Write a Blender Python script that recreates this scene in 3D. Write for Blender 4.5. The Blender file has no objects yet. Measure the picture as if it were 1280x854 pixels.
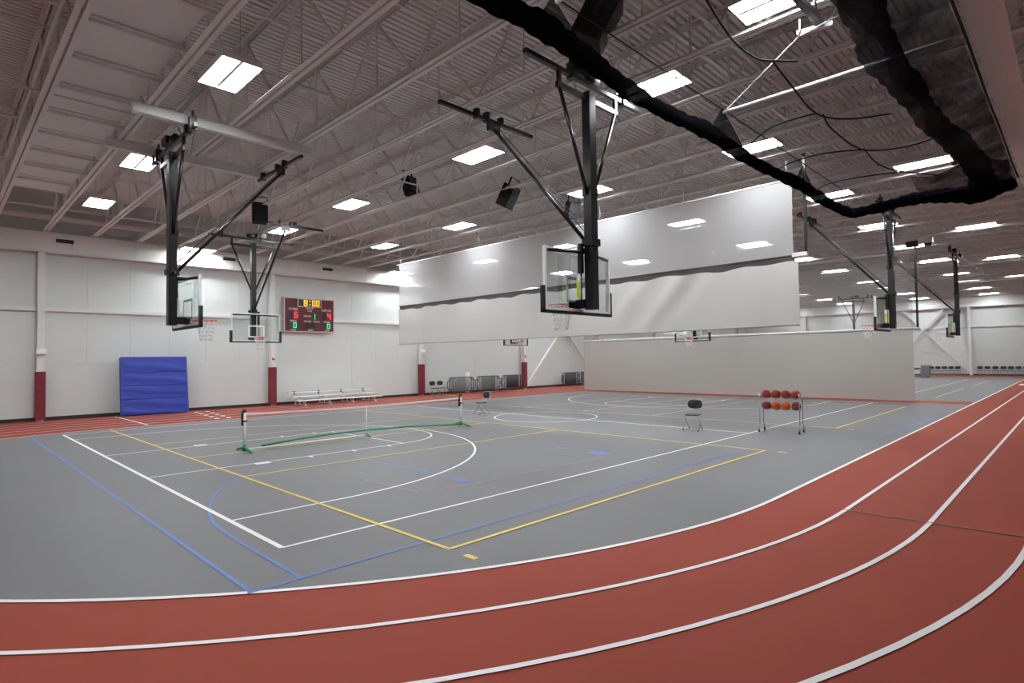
import bpy, math, random
from mathutils import Vector, Matrix
random.seed(7)
C = bpy.context.scene.collection
S = bpy.context.scene
PI = math.pi

# ---------------------------------------------------------------- camera, world, exposure
def set_camera():
    yaw, pitch, roll = 0.7812, 0.0306, -0.0139
    cy, sy, cp, sp = math.cos(yaw), math.sin(yaw), math.cos(pitch), math.sin(pitch)
    d = Vector((cy*cp, sy*cp, sp)); r = Vector((sy, -cy, 0)); u = r.cross(d)
    c, s = math.cos(roll), math.sin(roll)
    r2 = c*r + s*u; u2 = -s*r + c*u
    cam = bpy.data.cameras.new('camera'); o = bpy.data.objects.new('camera', cam); C.objects.link(o)
    M = Matrix((r2, u2, -d)).transposed().to_4x4()
    M.translation = Vector((-4.031, -5.013, 2.0856))
    o.matrix_world = M
    cam.sensor_width = 36.0; cam.sensor_fit = 'HORIZONTAL'
    cam.lens = 36.0*719.4/1280.0
    cam.clip_start = 0.05; cam.clip_end = 300
    S.camera = o
set_camera()
W = bpy.data.worlds.new('world'); S.world = W; W.use_nodes = True
W.node_tree.nodes['Background'].inputs[0].default_value = (0.5, 0.5, 0.52, 1)
W.node_tree.nodes['Background'].inputs[1].default_value = 0.1
S.view_settings.view_transform = 'Standard'; S.view_settings.look = 'None'
S.view_settings.gamma = 1; S.view_settings.use_curve_mapping = False
S.view_settings.exposure = 1.25
try:
    S.cycles.use_denoising = True
    S.cycles.max_bounces = 8; S.cycles.diffuse_bounces = 5; S.cycles.glossy_bounces = 3
    S.cycles.transparent_max_bounces = 24; S.cycles.transmission_bounces = 4
    S.cycles.sample_clamp_indirect = 6.0
    S.cycles.caustics_reflective = False; S.cycles.caustics_refractive = False
except Exception:
    pass
LAMP = 36.0            # strength of every ceiling luminaire lens

# ---------------------------------------------------------------- materials
def srgb(r, g, b):
    f = lambda c: (c/255/12.92) if c/255 <= 0.04045 else ((c/255+0.055)/1.055)**2.4
    return (f(r), f(g), f(b), 1)

def mat(name, col, rough=0.6, metal=0.0, noise=0.0, nscale=4.0, bump=0.0, bscale=60.0, spec=0.5, emit=None, estr=0.0):
    m = bpy.data.materials.new(name); m.use_nodes = True
    nt = m.node_tree; b = nt.nodes['Principled BSDF']
    b.inputs['Base Color'].default_value = col
    b.inputs['Roughness'].default_value = rough
    b.inputs['Metallic'].default_value = metal
    b.inputs['Specular IOR Level'].default_value = spec
    tc = nt.nodes.new('ShaderNodeTexCoord')
    if noise:
        n = nt.nodes.new('ShaderNodeTexNoise'); n.inputs['Scale'].default_value = nscale
        n.inputs['Detail'].default_value = 4
        nt.links.new(tc.outputs['Object'], n.inputs['Vector'])
        mx = nt.nodes.new('ShaderNodeMix'); mx.data_type = 'RGBA'
        mx.inputs['A'].default_value = tuple(c*(1-noise) for c in col[:3])+(1,)
        mx.inputs['B'].default_value = tuple(min(1, c*(1+noise)) for c in col[:3])+(1,)
        nt.links.new(n.outputs['Fac'], mx.inputs['Factor'])
        nt.links.new(mx.outputs['Result'], b.inputs['Base Color'])
    if bump:
        n2 = nt.nodes.new('ShaderNodeTexNoise'); n2.inputs['Scale'].default_value = bscale
        nt.links.new(tc.outputs['Object'], n2.inputs['Vector'])
        bp = nt.nodes.new('ShaderNodeBump'); bp.inputs['Strength'].default_value = bump
        bp.inputs['Distance'].default_value = 0.01
        nt.links.new(n2.outputs['Fac'], bp.inputs['Height'])
        nt.links.new(bp.outputs['Normal'], b.inputs['Normal'])
    if emit:
        b.inputs['Emission Color'].default_value = emit
        b.inputs['Emission Strength'].default_value = estr
    return m

def mesh_cloth(name, col, clear, translucent=0.35, stripes=0.0):
    """woven see-through netting: part of the light passes straight through"""
    m = bpy.data.materials.new(name); m.use_nodes = True
    nt = m.node_tree; nt.nodes.clear()
    out = nt.nodes.new('ShaderNodeOutputMaterial')
    tr = nt.nodes.new('ShaderNodeBsdfTransparent')
    df = nt.nodes.new('ShaderNodeBsdfDiffuse'); df.inputs[0].default_value = col
    tl = nt.nodes.new('ShaderNodeBsdfTranslucent'); tl.inputs[0].default_value = col
    a = nt.nodes.new('ShaderNodeMixShader'); a.inputs[0].default_value = translucent
    nt.links.new(df.outputs[0], a.inputs[1]); nt.links.new(tl.outputs[0], a.inputs[2])
    b = nt.nodes.new('ShaderNodeMixShader'); b.inputs[0].default_value = 1-clear
    nt.links.new(tr.outputs[0], b.inputs[1]); nt.links.new(a.outputs[0], b.inputs[2])
    if stripes:
        tc = nt.nodes.new('ShaderNodeTexCoord')
        n = nt.nodes.new('ShaderNodeTexNoise'); n.inputs['Scale'].default_value = 1.6; n.inputs['Detail'].default_value = 3
        nt.links.new(tc.outputs['Object'], n.inputs['Vector'])
        r = nt.nodes.new('ShaderNodeMapRange')
        r.inputs['To Min'].default_value = 1-clear-stripes; r.inputs['To Max'].default_value = 1-clear+stripes
        r.inputs['From Min'].default_value = 0.3; r.inputs['From Max'].default_value = 0.7
        nt.links.new(n.outputs['Fac'], r.inputs['Value']); nt.links.new(r.outputs[0], b.inputs[0])
    nt.links.new(b.outputs[0], out.inputs[0])
    return m

def glass_mat(name):
    m = bpy.data.materials.new(name); m.use_nodes = True
    nt = m.node_tree; nt.nodes.clear()
    out = nt.nodes.new('ShaderNodeOutputMaterial')
    tr = nt.nodes.new('ShaderNodeBsdfTransparent'); tr.inputs[0].default_value = (0.91, 0.95, 0.94, 1)
    gl = nt.nodes.new('ShaderNodeBsdfGlossy'); gl.inputs['Roughness'].default_value = 0.02
    lw = nt.nodes.new('ShaderNodeLayerWeight'); lw.inputs['Blend'].default_value = 0.25
    fr = nt.nodes.new('ShaderNodeMapRange'); fr.inputs['To Min'].default_value = 0.03; fr.inputs['To Max'].default_value = 0.45
    nt.links.new(lw.outputs['Facing'], fr.inputs['Value'])
    mx = nt.nodes.new('ShaderNodeMixShader')
    nt.links.new(fr.outputs[0], mx.inputs[0]); nt.links.new(tr.outputs[0], mx.inputs[1]); nt.links.new(gl.outputs[0], mx.inputs[2])
    nt.links.new(mx.outputs[0], out.inputs[0])
    return m

def emit_mat(name, col, strength):
    m = bpy.data.materials.new(name); m.use_nodes = True
    nt = m.node_tree; nt.nodes.clear()
    out = nt.nodes.new('ShaderNodeOutputMaterial'); e = nt.nodes.new('ShaderNodeEmission')
    e.inputs[0].default_value = col; e.inputs[1].default_value = strength
    nt.links.new(e.outputs[0], out.inputs[0])
    return m

M = {}
M['court'] = mat('grey_court_rubber', srgb(107, 106, 108), 0.55, noise=0.06, nscale=0.5, bump=0.05, bscale=180, spec=0.35)
M['track'] = mat('red_track_rubber', srgb(147, 61, 44), 0.75, noise=0.09, nscale=0.7, bump=0.12, bscale=220, spec=0.25)
M['white_line'] = mat('white_line_paint', srgb(236, 232, 230), 0.6, noise=0.03, nscale=6)
M['yellow_line'] = mat('yellow_line_paint', srgb(226, 196, 92), 0.6, noise=0.04, nscale=6)
M['blue_line'] = mat('blue_line_paint', srgb(88, 120, 192), 0.6, noise=0.05, nscale=6)
M['pale_red_line'] = mat('faded_red_line_paint', srgb(156, 118, 118), 0.6, noise=0.05, nscale=6)
M['green_line'] = mat('olive_line_paint', srgb(116, 98, 62), 0.7, noise=0.05, nscale=6)
M['wall'] = mat('white_wall_liner', srgb(209, 216, 213), 0.55, noise=0.02, nscale=0.8)
M['band'] = mat('white_band_paint', srgb(228, 232, 229), 0.55, noise=0.02, nscale=0.8)
M['steel'] = mat('white_painted_steel', srgb(224, 223, 220), 0.5, noise=0.02, nscale=2)
M['deck'] = mat('white_roof_deck', srgb(222, 221, 218), 0.55, noise=0.03, nscale=1)
M['beam'] = mat('pale_steel_paint', srgb(220, 222, 219), 0.5, noise=0.02, nscale=2)
M['dark_base'] = mat('dark_rubber_base', srgb(44, 40, 38), 0.6, noise=0.1, nscale=5)
M['black'] = mat('black_powder_coat', srgb(16, 16, 17), 0.28, noise=0.1, nscale=8)
M['black_pad'] = mat('black_vinyl_pad', srgb(26, 26, 28), 0.55, noise=0.08, nscale=8)
M['black_cloth'] = mat('black_speaker_cloth', srgb(24, 22, 24), 0.9, noise=0.1, nscale=20)
M['maroon'] = mat('maroon_vinyl_pad', srgb(118, 36, 44), 0.5, noise=0.06, nscale=5, bump=0.15, bscale=9)
M['maroon_paint'] = mat('maroon_scoreboard_paint', srgb(92, 20, 30), 0.45, noise=0.05, nscale=5)
M['blue_vinyl'] = mat('royal_blue_vinyl', srgb(38, 60, 166), 0.42, noise=0.06, nscale=3, bump=0.35, bscale=5)
M['alu'] = mat('brushed_aluminium', srgb(232, 232, 232), 0.4, 0.0, noise=0.05, nscale=10)
M['white_frame'] = mat('white_coated_frame', srgb(235, 236, 236), 0.4, noise=0.02, nscale=8)
M['chrome'] = mat('grey_chair_tube', srgb(165, 165, 167), 0.35, 0.35, noise=0.05, nscale=10)
M['galv'] = mat('galvanised_steel', srgb(92, 93, 97), 0.45, 0.2, noise=0.12, nscale=9)
M['cart_grey'] = mat('grey_cart_cover', srgb(112, 114, 120), 0.7, noise=0.25, nscale=14)
M['seat_black'] = mat('black_chair_plastic', srgb(30, 30, 32), 0.5, noise=0.08, nscale=8)
M['orange'] = mat('orange_rim_paint', srgb(224, 84, 44), 0.45, noise=0.04, nscale=10)
M['net_white'] = mat('white_net_cord', srgb(230, 230, 228), 0.8, noise=0.04, nscale=20)
M['ball'] = mat('basketball_leather', srgb(168, 62, 44), 0.6, noise=0.12, nscale=7, bump=0.3, bscale=130)
M['ball_orange'] = mat('bright_orange_ball_rubber', srgb(226, 92, 40), 0.55, noise=0.08, nscale=7, bump=0.3, bscale=130)
M['ball_dark'] = mat('dark_brown_ball_leather', srgb(134, 52, 44), 0.6, noise=0.12, nscale=7, bump=0.3, bscale=130)
M['seam'] = mat('ball_seam_rubber', srgb(28, 20, 20), 0.7, noise=0.05, nscale=9)
M['vinyl'] = mat('pale_grey_curtain_vinyl', srgb(197, 195, 190), 0.5, noise=0.015, nscale=1.2)
M['vinyl_dark'] = mat('warm_grey_curtain_vinyl', srgb(178, 175, 168), 0.55, noise=0.015, nscale=1.0)
M['curtain_gap'] = mat('grey_curtain_hem', srgb(112, 106, 102), 0.8, noise=0.08, nscale=4)
M['mesh_light'] = mesh_cloth('white_curtain_mesh', srgb(215, 215, 215), 0.42, 0.45)
M['mesh_far'] = mesh_cloth('dimmed_curtain_mesh', srgb(165, 163, 163), 0.70, 0.3)  # weaker light on the lowered curtain's mesh is put into this darker colour
M['net_dark'] = mesh_cloth('black_cage_netting', srgb(22, 22, 27), 0.80, 0.2, stripes=0.06)
M['net_mid'] = mesh_cloth('black_gathered_netting', srgb(20, 20, 25), 0.34, 0.2, stripes=0.24)
M['net_bundle'] = mesh_cloth('black_bundled_netting', srgb(17, 17, 21), 0.015, 0.1, stripes=0.01)
M['net_gather'] = mesh_cloth('black_gathered_net_folds', srgb(18, 18, 23), 0.14, 0.2, stripes=0.08)
M['rope_white'] = mat('white_rope', srgb(225, 222, 218), 0.8, noise=0.05, nscale=30)
M['rope_black'] = mat('black_rope', srgb(15, 15, 17), 0.9, noise=0.05, nscale=30)
M['green'] = mat('green_net_base', srgb(28, 138, 92), 0.45, noise=0.05, nscale=10)
M['glass'] = glass_mat('backboard_glass')
M['pick_net'] = mesh_cloth('fine_court_netting', srgb(120, 126, 126), 0.94, 0.3)
M['yellow_tag'] = mat('yellow_label_plastic', srgb(214, 226, 40), 0.5, noise=0.03, nscale=20)
M['vent'] = mat('dark_vent_metal', srgb(58, 54, 52), 0.6, noise=0.06, nscale=20)
M['housing'] = mat('white_luminaire_metal', srgb(226, 224, 220), 0.35, noise=0.02, nscale=9)
M['lamp'] = emit_mat('luminaire_tubes', (0.935, 0.97, 1.0, 1), LAMP)
M['led_amber'] = emit_mat('amber_led', (1.0, 0.46, 0.03, 1), 0.75)
M['led_red'] = emit_mat('red_led', (1.0, 0.05, 0.09, 1), 0.75)
M['led_green'] = emit_mat('green_led', (0.10, 0.95, 0.42, 1), 0.5)
M['led_white'] = emit_mat('warm_white_led', (1.0, 0.75, 0.5, 1), 0.6)
M['panel_black'] = mat('black_display_panel', srgb(34, 28, 32), 0.4, noise=0.06, nscale=20)
M['panel_amber'] = mat('dark_amber_display_panel', srgb(64, 30, 8), 0.4, noise=0.06, nscale=20)
M['panel_red'] = mat('dark_red_display_panel', srgb(120, 10, 26), 0.4, noise=0.06, nscale=20)
M['panel_green'] = mat('dark_green_display_panel', srgb(12, 62, 40), 0.4, noise=0.06, nscale=20)
M['caption'] = mat('white_caption_print', srgb(206, 188, 188), 0.6, noise=0.02, nscale=20)
M['alarm'] = mat('red_alarm_plastic', srgb(176, 44, 40), 0.5, noise=0.04, nscale=20)

# ---------------------------------------------------------------- mesh building
class MB:
    def __init__(s): s.v = []; s.f = []; s.smooth = []; s.cuts = []
    def add(s, vs, fs, smooth=False):
        n = len(s.v); s.cuts.append((n, len(s.f))); s.v += [tuple(p) for p in vs]
        s.f += [tuple(i+n for i in f) for f in fs]; s.smooth += [smooth]*len(fs); return s
    def box(s, x0, x1, y0, y1, z0, z1):
        vs = [(x, y, z) for z in (z0, z1) for y in (y0, y1) for x in (x0, x1)]
        return s.add(vs, [(0, 2, 3, 1), (4, 5, 7, 6), (0, 1, 5, 4), (2, 6, 7, 3), (0, 4, 6, 2), (1, 3, 7, 5)])
    def beam(s, a, b, w, h, up=(0, 0, 1)):
        a, b = Vector(a), Vector(b); d = (b-a).normalized(); u = Vector(up)
        if abs(d.dot(u)) > 0.99: u = Vector((0, 1, 0))
        r = d.cross(u).normalized(); u = r.cross(d)
        vs = [p + r*sx*w/2 + u*sz*h/2 for p in (a, b) for sz in (-1, 1) for sx in (-1, 1)]
        return s.add(vs, [(0, 1, 3, 2), (4, 6, 7, 5), (0, 4, 5, 1), (2, 3, 7, 6), (0, 2, 6, 4), (1, 5, 7, 3)])
    def tube(s, pts, r, n=8, closed=False, smooth=True):
        pts = [Vector(p) for p in pts]; m = len(pts)
        rs = r if isinstance(r, (list, tuple)) else [r]*m
        vs = []; fs = []; prev = None
        for i, p in enumerate(pts):
            if closed: d = pts[(i+1) % m]-pts[i-1]
            else: d = pts[min(i+1, m-1)]-pts[max(i-1, 0)]
            d.normalize()
            if prev is None:
                u = Vector((0, 0, 1)) if abs(d.z) < 0.9 else Vector((1, 0, 0))
                a = d.cross(u).normalized()
            else:
                a = (prev - d*prev.dot(d)).normalized()
            prev = a; b = d.cross(a)
            for k in range(n):
                t = 2*PI*k/n; vs.append(p + (a*math.cos(t)+b*math.sin(t))*rs[i])
        for i in range(m if closed else m-1):
            j = (i+1) % m
            for k in range(n):
                k2 = (k+1) % n
                fs.append((i*n+k, i*n+k2, j*n+k2, j*n+k))
        if not closed:
            fs.append(tuple(range(n))[::-1]); fs.append(tuple((m-1)*n+k for k in range(n)))
        return s.add(vs, fs, smooth)
    def cyl(s, a, b, r, n=12): return s.tube([a, b], r, n)
    def grid(s, f, nu, nv, smooth=True):
        vs = [f(i/nu, j/nv) for j in range(nv+1) for i in range(nu+1)]
        fs = [(j*(nu+1)+i, j*(nu+1)+i+1, (j+1)*(nu+1)+i+1, (j+1)*(nu+1)+i) for j in range(nv) for i in range(nu)]
        return s.add(vs, fs, smooth)
    def sphere(s, c, r, nu=18, nv=10):
        vs = [(c[0], c[1], c[2]-r)]; fs = []
        for j in range(1, nv):
            ph = -PI/2+PI*j/nv
            for i in range(nu):
                t = 2*PI*i/nu; vs.append((c[0]+r*math.cos(ph)*math.cos(t), c[1]+r*math.cos(ph)*math.sin(t), c[2]+r*math.sin(ph)))
        vs.append((c[0], c[1], c[2]+r)); L = len(vs)-1
        for i in range(nu):
            fs.append((0, 1+(i+1) % nu, 1+i))
            for j in range(nv-2):
                a = 1+j*nu; fs.append((a+i, a+(i+1) % nu, a+nu+(i+1) % nu, a+nu+i))
            a = 1+(nv-2)*nu; fs.append((a+i, a+(i+1) % nu, L))
        return s.add(vs, fs, True)
    def ribbon(s, pts, w, z, closed=False):
        """flat painted line along 2-D points"""
        P = [Vector((p[0], p[1])) for p in pts]; m = len(P); vs = []; fs = []
        for i in range(m):
            if closed: a, b = P[i-1], P[(i+1) % m]
            else: a, b = P[max(i-1, 0)], P[min(i+1, m-1)]
            d = (b-a).normalized(); n = Vector((-d.y, d.x))
            k = 1.0
            if 0 < i < m-1 or closed:
                d1 = (P[i]-P[i-1]).normalized(); k = 1/max(0.5, abs(Vector((-d1.y, d1.x)).dot(n)))
            vs += [(P[i].x-n.x*w/2*k, P[i].y-n.y*w/2*k, z), (P[i].x+n.x*w/2*k, P[i].y+n.y*w/2*k, z)]
        for i in range(m if closed else m-1):
            j = (i+1) % m; fs.append((2*i, 2*j, 2*j+1, 2*i+1))
        return s.add(vs, fs)
    def build(s, name, m, parent=None, loc=None):
        me = bpy.data.meshes.new(name); me.from_pydata(s.v, [], s.f); me.materials.append(m)
        me.polygons.foreach_set('use_smooth', s.smooth); me.update()
        o = bpy.data.objects.new(name, me); C.objects.link(o)
        if parent is not None: o.parent = parent
        if loc is not None: o.location = loc
        return o

def each(mb, name, m, parent):
    """every shape added to mb as an object of its own"""
    c = mb.cuts+[(len(mb.v), len(mb.f))]
    for (v0, f0), (v1, f1) in zip(c[:-1], c[1:]):
        q = MB(); q.add(mb.v[v0:v1], [tuple(i-v0 for i in f) for f in mb.f[f0:f1]]); q.smooth = mb.smooth[f0:f1]
        q.build(name, m, parent)
def bx(name, m, b, parent=None, bev=0.0):
    o = MB().box(*b).build(name, m, parent)
    if bev:
        md = o.modifiers.new('bevel', 'BEVEL'); md.width = bev; md.segments = 2
    return o
def again(name, src, parent, loc=(0, 0, 0), rotz=0.0):
    """another object sharing src's mesh"""
    o = bpy.data.objects.new(name, src.data); C.objects.link(o); o.parent = parent
    o.location = loc; o.rotation_euler = (0, 0, rotz); return o
def tag(o, label, cat, group=None):
    o['label'] = label; o['category'] = cat
    if group: o['group'] = group
    return o
def thing(name, label, cat, loc=(0, 0, 0), rotz=0.0, group=None):
    o = bpy.data.objects.new(name, None); C.objects.link(o); o.empty_display_size = 0.2
    o.location = loc; o.rotation_euler = (0, 0, rotz)
    return tag(o, label, cat, group)
def struct(o): o['kind'] = 'structure'; return o
def dup(root, loc, rotz, label, group=None):
    def cp(o, par):
        c = o.copy(); C.objects.link(c)
        if par is not None: c.parent = par
        for ch in o.children: cp(ch, c)
        return c
    r = cp(root, None); r.location = loc; r.rotation_euler = (0, 0, rotz); r['label'] = label
    if group: r['group'] = group
    return r

# ---------------------------------------------------------------- the setting: floor
WALL_Y = 23.1; END_X = 63.5; NEAR_Y = -9.5; WEST_X = -13.0; ROOF = 8.75
floor = struct(bx('floor', M['track'], (WEST_X, END_X, NEAR_Y, WALL_Y+0.3, -0.2, 0)))

def lane_curve(off):
    """inner edge of the oval track, moved outward by off"""
    base = []
    n = 40
    base.append((56.2, -1.75, 0, -1)); 
    for x in (50, 40, 30, 20, 12, 8): base.append((x, -1.75, 0, -1))
    for i in range(n+1):                                   # near bend
        t = PI/2*i/n; R = 11.0
        base.append((4.6-R*math.sin(t), 9.25-R*math.cos(t), -math.sin(t), -math.cos(t)))
    for i in range(1, n+1):                                # far bend, flatter
        t = PI/2*i/n; e = 2/2.5
        a, b = 7.0, 8.2
        x = 0.6-a*(math.cos(t)**e); y = 9.25+b*(math.sin(t)**e)
        nx, ny = -(math.cos(t)**(2-e))/a, (math.sin(t)**(2-e))/b; L = math.hypot(nx, ny)
        base.append((x, y, nx/L, ny/L))
    for x in (4, 10, 20, 30, 40, 50, 56.2): base.append((x, 17.45, 0, 1))
    base.append((57.0, 17.0, .7, .7)); base.append((57.4, 16.2, 1, 0)); base.append((57.4, 0, 1, 0)); base.append((57.1, -1.2, .8, -.6))
    return [(x+nx*off, y+ny*off) for x, y, nx, ny in base]
inner = lane_curve(0)
o = MB(); o.add([(x, y, 0.004) for x, y in inner], [tuple(range(len(inner)))][0:1]); court = o.build('court_surface', M['court'], floor)
if court.data.polygons[0].normal.z < 0: court.data.flip_normals()
for k in range(6):
    MB().ribbon(lane_curve(0.92*k+0.02), 0.055 if k else 0.06, 0.008, closed=True).build('lane_line', M['white_line'], floor)
# red runway strip across the court below the dividing curtain
bx('runway_strip', M['track'], (25.2, 26.9, -1.7, 17.4, 0.0, 0.006), floor)

def line(pts, w, col, z=0.0085, closed=False, name='court_line'):
    return MB().ribbon(pts, w, z, closed).build(name, M[col], floor)
def arc(cx, cy, r, a0, a1, n=32):
    return [(cx+r*math.cos(math.radians(a0+(a1-a0)*i/n)), cy+r*math.sin(math.radians(a0+(a1-a0)*i/n))) for i in range(n+1)]
CY = 9.05; Y0, Y1 = 1.43, 16.67
XA, XB = -1.24, 24.3; XM = 11.5
# basketball court, white
line([(XA, Y0), (XA, Y1)], 0.065, 'white_line', 0.0095)
line([(XA, Y0), (XB, Y0)], 0.05, 'white_line', 0.0095)
line([(XA, Y1), (XB, Y1)], 0.05, 'white_line')
line([(XB, Y0), (XB, Y1)], 0.05, 'white_line')
line([(XM, Y0), (XM, Y1)], 0.05, 'white_line')
line(arc(XM, 8.75, 1.83, 0, 360, 48)[:-1], 0.05, 'white_line', closed=True)
for bxx, sgn, cy in ((XA, 1, CY), (XB, -1, CY)):
    rx = bxx+sgn*1.6
    ta = [(bxx, cy-6.02), (rx+sgn*0.2, cy-6.02)] + [(rx+sgn*max(0, 6.02*math.sin(math.radians(a))), cy-6.02*math.cos(math.radians(a))) for a in range(6, 178, 4)] + [(rx, cy+6.02), (bxx, cy+6.02)]
    line(ta, 0.05, 'white_line', 0.009)
    fx = bxx+sgn*5.6
    line([(bxx, cy-1.85), (fx, cy-1.85)] + [(fx+sgn*1.8*math.sin(math.radians(a)), cy-1.85*math.cos(math.radians(a))) for a in range(6, 176, 6)] + [(fx, cy+1.85), (bxx, cy+1.85)], 0.045, 'white_line', 0.009)
    line([(fx, cy-1.85), (fx, cy+1.85)], 0.045, 'white_line')
    for yy, sg in ((cy-1.85, -1), (cy+1.85, 1)):
        for q, (u, w) in enumerate(((2.05, 0.30), (3.1, 0.07), (4.15, 0.07), (5.1, 0.07))):
            line([(bxx+sgn*u, yy+sg*0.0), (bxx+sgn*u, yy+sg*0.2)], w, 'white_line', 0.0105, name='lane_block')
# volleyball courts, yellow (two here, two beyond the far curtain)
for vx in (0.0, 14.0, 29.3, 42.7):
    y0, y1 = 0.0, 18.0-0.9
    for x in (vx, vx+9 if vx else 8.85): line([(x, y0), (x, y1)], 0.052, 'yellow_line', 0.0102)
    xe = 8.85 if vx == 0 else vx+9
    line([(vx-0.026, y0), (xe+0.026, y0)], 0.052, 'yellow_line', 0.0102)
    for y in (5.95, 9.0, 12.05): line([(vx, y), (xe, y)], 0.05, 'yellow_line', 0.0098)
    for x in (vx, xe): line([(x, -0.27), (x, -0.45)], 0.075, 'yellow_line', name='service_mark')
# white lines of the court beyond the far curtain
line([(27.6, 1.43), (53, 1.43)], 0.05, 'white_line'); line([(27.6, 16.67), (53, 16.67)], 0.05, 'white_line')
# blue lines
line([(-1.97, 0.40), (-1.97, 17.3)], 0.042, 'blue_line', 0.0088)
line([(-2.0, 0.40), (9.0, 0.40)], 0.038, 'blue_line', 0.0088)
line([(-1.5, 0.4), (-1.49, 1.9), (-1.47, 2.56), (-1.42, 3.1), (-1.31, 3.6), (-1.13, 4.15), (-0.88, 4.75), (-0.58, 5.28), (-0.2, 5.8), (0.3, 6.4), (0.9, 7.0)], 0.036, 'blue_line', 0.0086)
line([(2.45, 1.9), (2.5, 5.9)], 0.03, 'blue_line', 0.0086)
line([(2.43, 2.5), (2.43, 2.85)], 0.16, 'blue_line', 0.0087, name='blue_mark')
line([(2.52, 3.75), (2.52, 4.05)], 0.10, 'blue_line', 0.0087, name='blue_mark')
line([(6.26, 2.35), (6.26, 2.78)], 0.30, 'blue_line', 0.0087, name='blue_mark')
line([(6.3, 3.5), (6.3, 3.85)], 0.14, 'blue_line', 0.0087, name='blue_mark')
line([(13.0, -1.25), (19.3, -1.55)], 0.06, 'blue_line', 0.0086)
line([(-1.9, 17.2), (-0.9, 16.4)], 0.05, 'blue_line', 0.0086)
line([(1.35, 4.0), (1.4, 2.5), (2.5, 2.3), (6.0, 2.2)], 0.03, 'pale_red_line', 0.0084)
# track markings
line([(4.6, -2.66), (4.72, -6.5)], 0.035, 'green_line', 0.0105, name='track_mark')
line([(1.15, 22.6), (1.2, 17.75)], 0.07, 'white_line', 0.0105, name='track_mark')
for lane in range(5):
    y = 18.0+0.92*lane
    for q in range(2):
        line([(3.5+0.1*lane+q*0.42, y), (3.6+0.1*lane+q*0.42, y+0.42)], 0.16, 'white_line', 0.0105, name='lane_number_mark')
line([(44.0, -2.2), (46.0, -2.2)], 0.30, 'white_line', 0.0105, name='track_mark')
line([(57.8, -2.0), (59.2, -2.0)], 0.30, 'white_line', 0.0105, name='track_mark')
for x in (17.0, 22.7, 29.5): line([(x, 21.2), (x+0.9, 21.2)], 0.25, 'yellow_line', 0.0105, name='track_mark')

# ---------------------------------------------------------------- the setting: walls
COLS = [-10.0, -1.15, 7.58, 16.4, 25.25, 34.1, 43.0, 51.8, 60.6]
wall_far = struct(bx('wall_far', M['wall'], (WEST_X, END_X+0.3, WALL_Y+0.03, WALL_Y+0.3, 0, ROOF)))
# liner panels, recessed joints between them
pw = None
for a, b in zip(COLS[:-1], COLS[1:]):
    w = (b-a)/6
    if pw is None or abs(pw[1]-w) > 1e-4:
        pw = (MB().box(0.002, w-0.002, -0.03, 0.0, 2.14, 4.28).build('wall_panel', M['wall'], wall_far, (a, WALL_Y+0.03, 0)), w,
              MB().box(0.002, w-0.002, -0.03, 0.0, 4.30, 6.42).build('wall_panel', M['wall'], wall_far, (a, WALL_Y+0.03, 0)),
              MB().box(0.004, 3*w-0.004, -0.03, 0.0, 0.13, 2.125).build('wall_panel', M['wall'], wall_far, (a, WALL_Y+0.03, 0)))
        st = 1
    else: st = 0
    for k in range(st, 6):
        again('wall_panel', pw[0], wall_far, (a+k*w, WALL_Y+0.03, 0)); again('wall_panel', pw[2], wall_far, (a+k*w, WALL_Y+0.03, 0))
    for k in range(st, 2): again('wall_panel', pw[3], wall_far, (a+3*k*w, WALL_Y+0.03, 0))
struct(bx('baseboard_far', M['dark_base'], (WEST_X, END_X, WALL_Y-0.06, WALL_Y, 0, 0.13)))
girt = MB().box(WEST_X, END_X, WALL_Y-0.10, WALL_Y, 4.24, 4.32)
girt.box(WEST_X, END_X, WALL_Y-0.10, WALL_Y-0.08, 4.16, 4.24)
girt.build('wall_girt', M['beam'], wall_far)
MB().box(WEST_X, END_X, WALL_Y-0.45, WALL_Y-0.3, 7.62, 7.78).box(WEST_X, END_X, WALL_Y-0.2, WALL_Y-0.1, 8.1, 8.2).build('eave_beam', M['steel'], wall_far)
# boxed band along the top of the wall
band = struct(bx('trim_1', M['band'], (WEST_X, END_X, WALL_Y-0.36, WALL_Y, 6.44, 7.14)))
bp = MB().box(0.006, 2.15-0.006, -0.02, 0, 6.44, 7.15).build('band_panel', M['band'], band, (-11.0, WALL_Y-0.36, 0))
for k in range(1, 34): again('band_panel', bp, band, (-11.0+k*2.15, WALL_Y-0.36, 0))
MB().box(WEST_X, END_X, WALL_Y-0.42, WALL_Y, 6.38, 6.44).build('band_sill', M['beam'], band)

wall_right = struct(bx('wall_right', M['wall'], (END_X, END_X+0.3, NEAR_Y, WALL_Y+0.3, 0, ROOF)))
ep = MB().box(-0.03, 0, 0.005, 1.445, 2.14, 4.4).build('wall_panel', M['wall'], wall_right, (END_X, NEAR_Y+0.3, 0))
ep2 = MB().box(-0.03, 0, 0.005, 1.445, 4.42, 6.3).build('wall_panel', M['wall'], wall_right, (END_X, NEAR_Y+0.3, 0))
for k in range(1, 22):
    again('wall_panel', ep, wall_right, (END_X, NEAR_Y+0.3+k*1.45, 0)); again('wall_panel', ep2, wall_right, (END_X, NEAR_Y+0.3+k*1.45, 0))
MB().box(END_X-0.12, END_X, NEAR_Y, WALL_Y, 4.42, 4.56).build('wall_girt', M['beam'], wall_right)
struct(bx('trim_2', M['band'], (END_X-0.4, END_X, NEAR_Y, WALL_Y-0.45, 6.3, 7.14)))
struct(bx('baseboard_right', M['dark_base'], (END_X-0.07, END_X-0.03, NEAR_Y, WALL_Y-0.1, 0, 0.13)))
struct(bx('wall_near', M['wall'], (WEST_X, END_X, NEAR_Y-0.3, NEAR_Y, 0, ROOF)))
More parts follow.
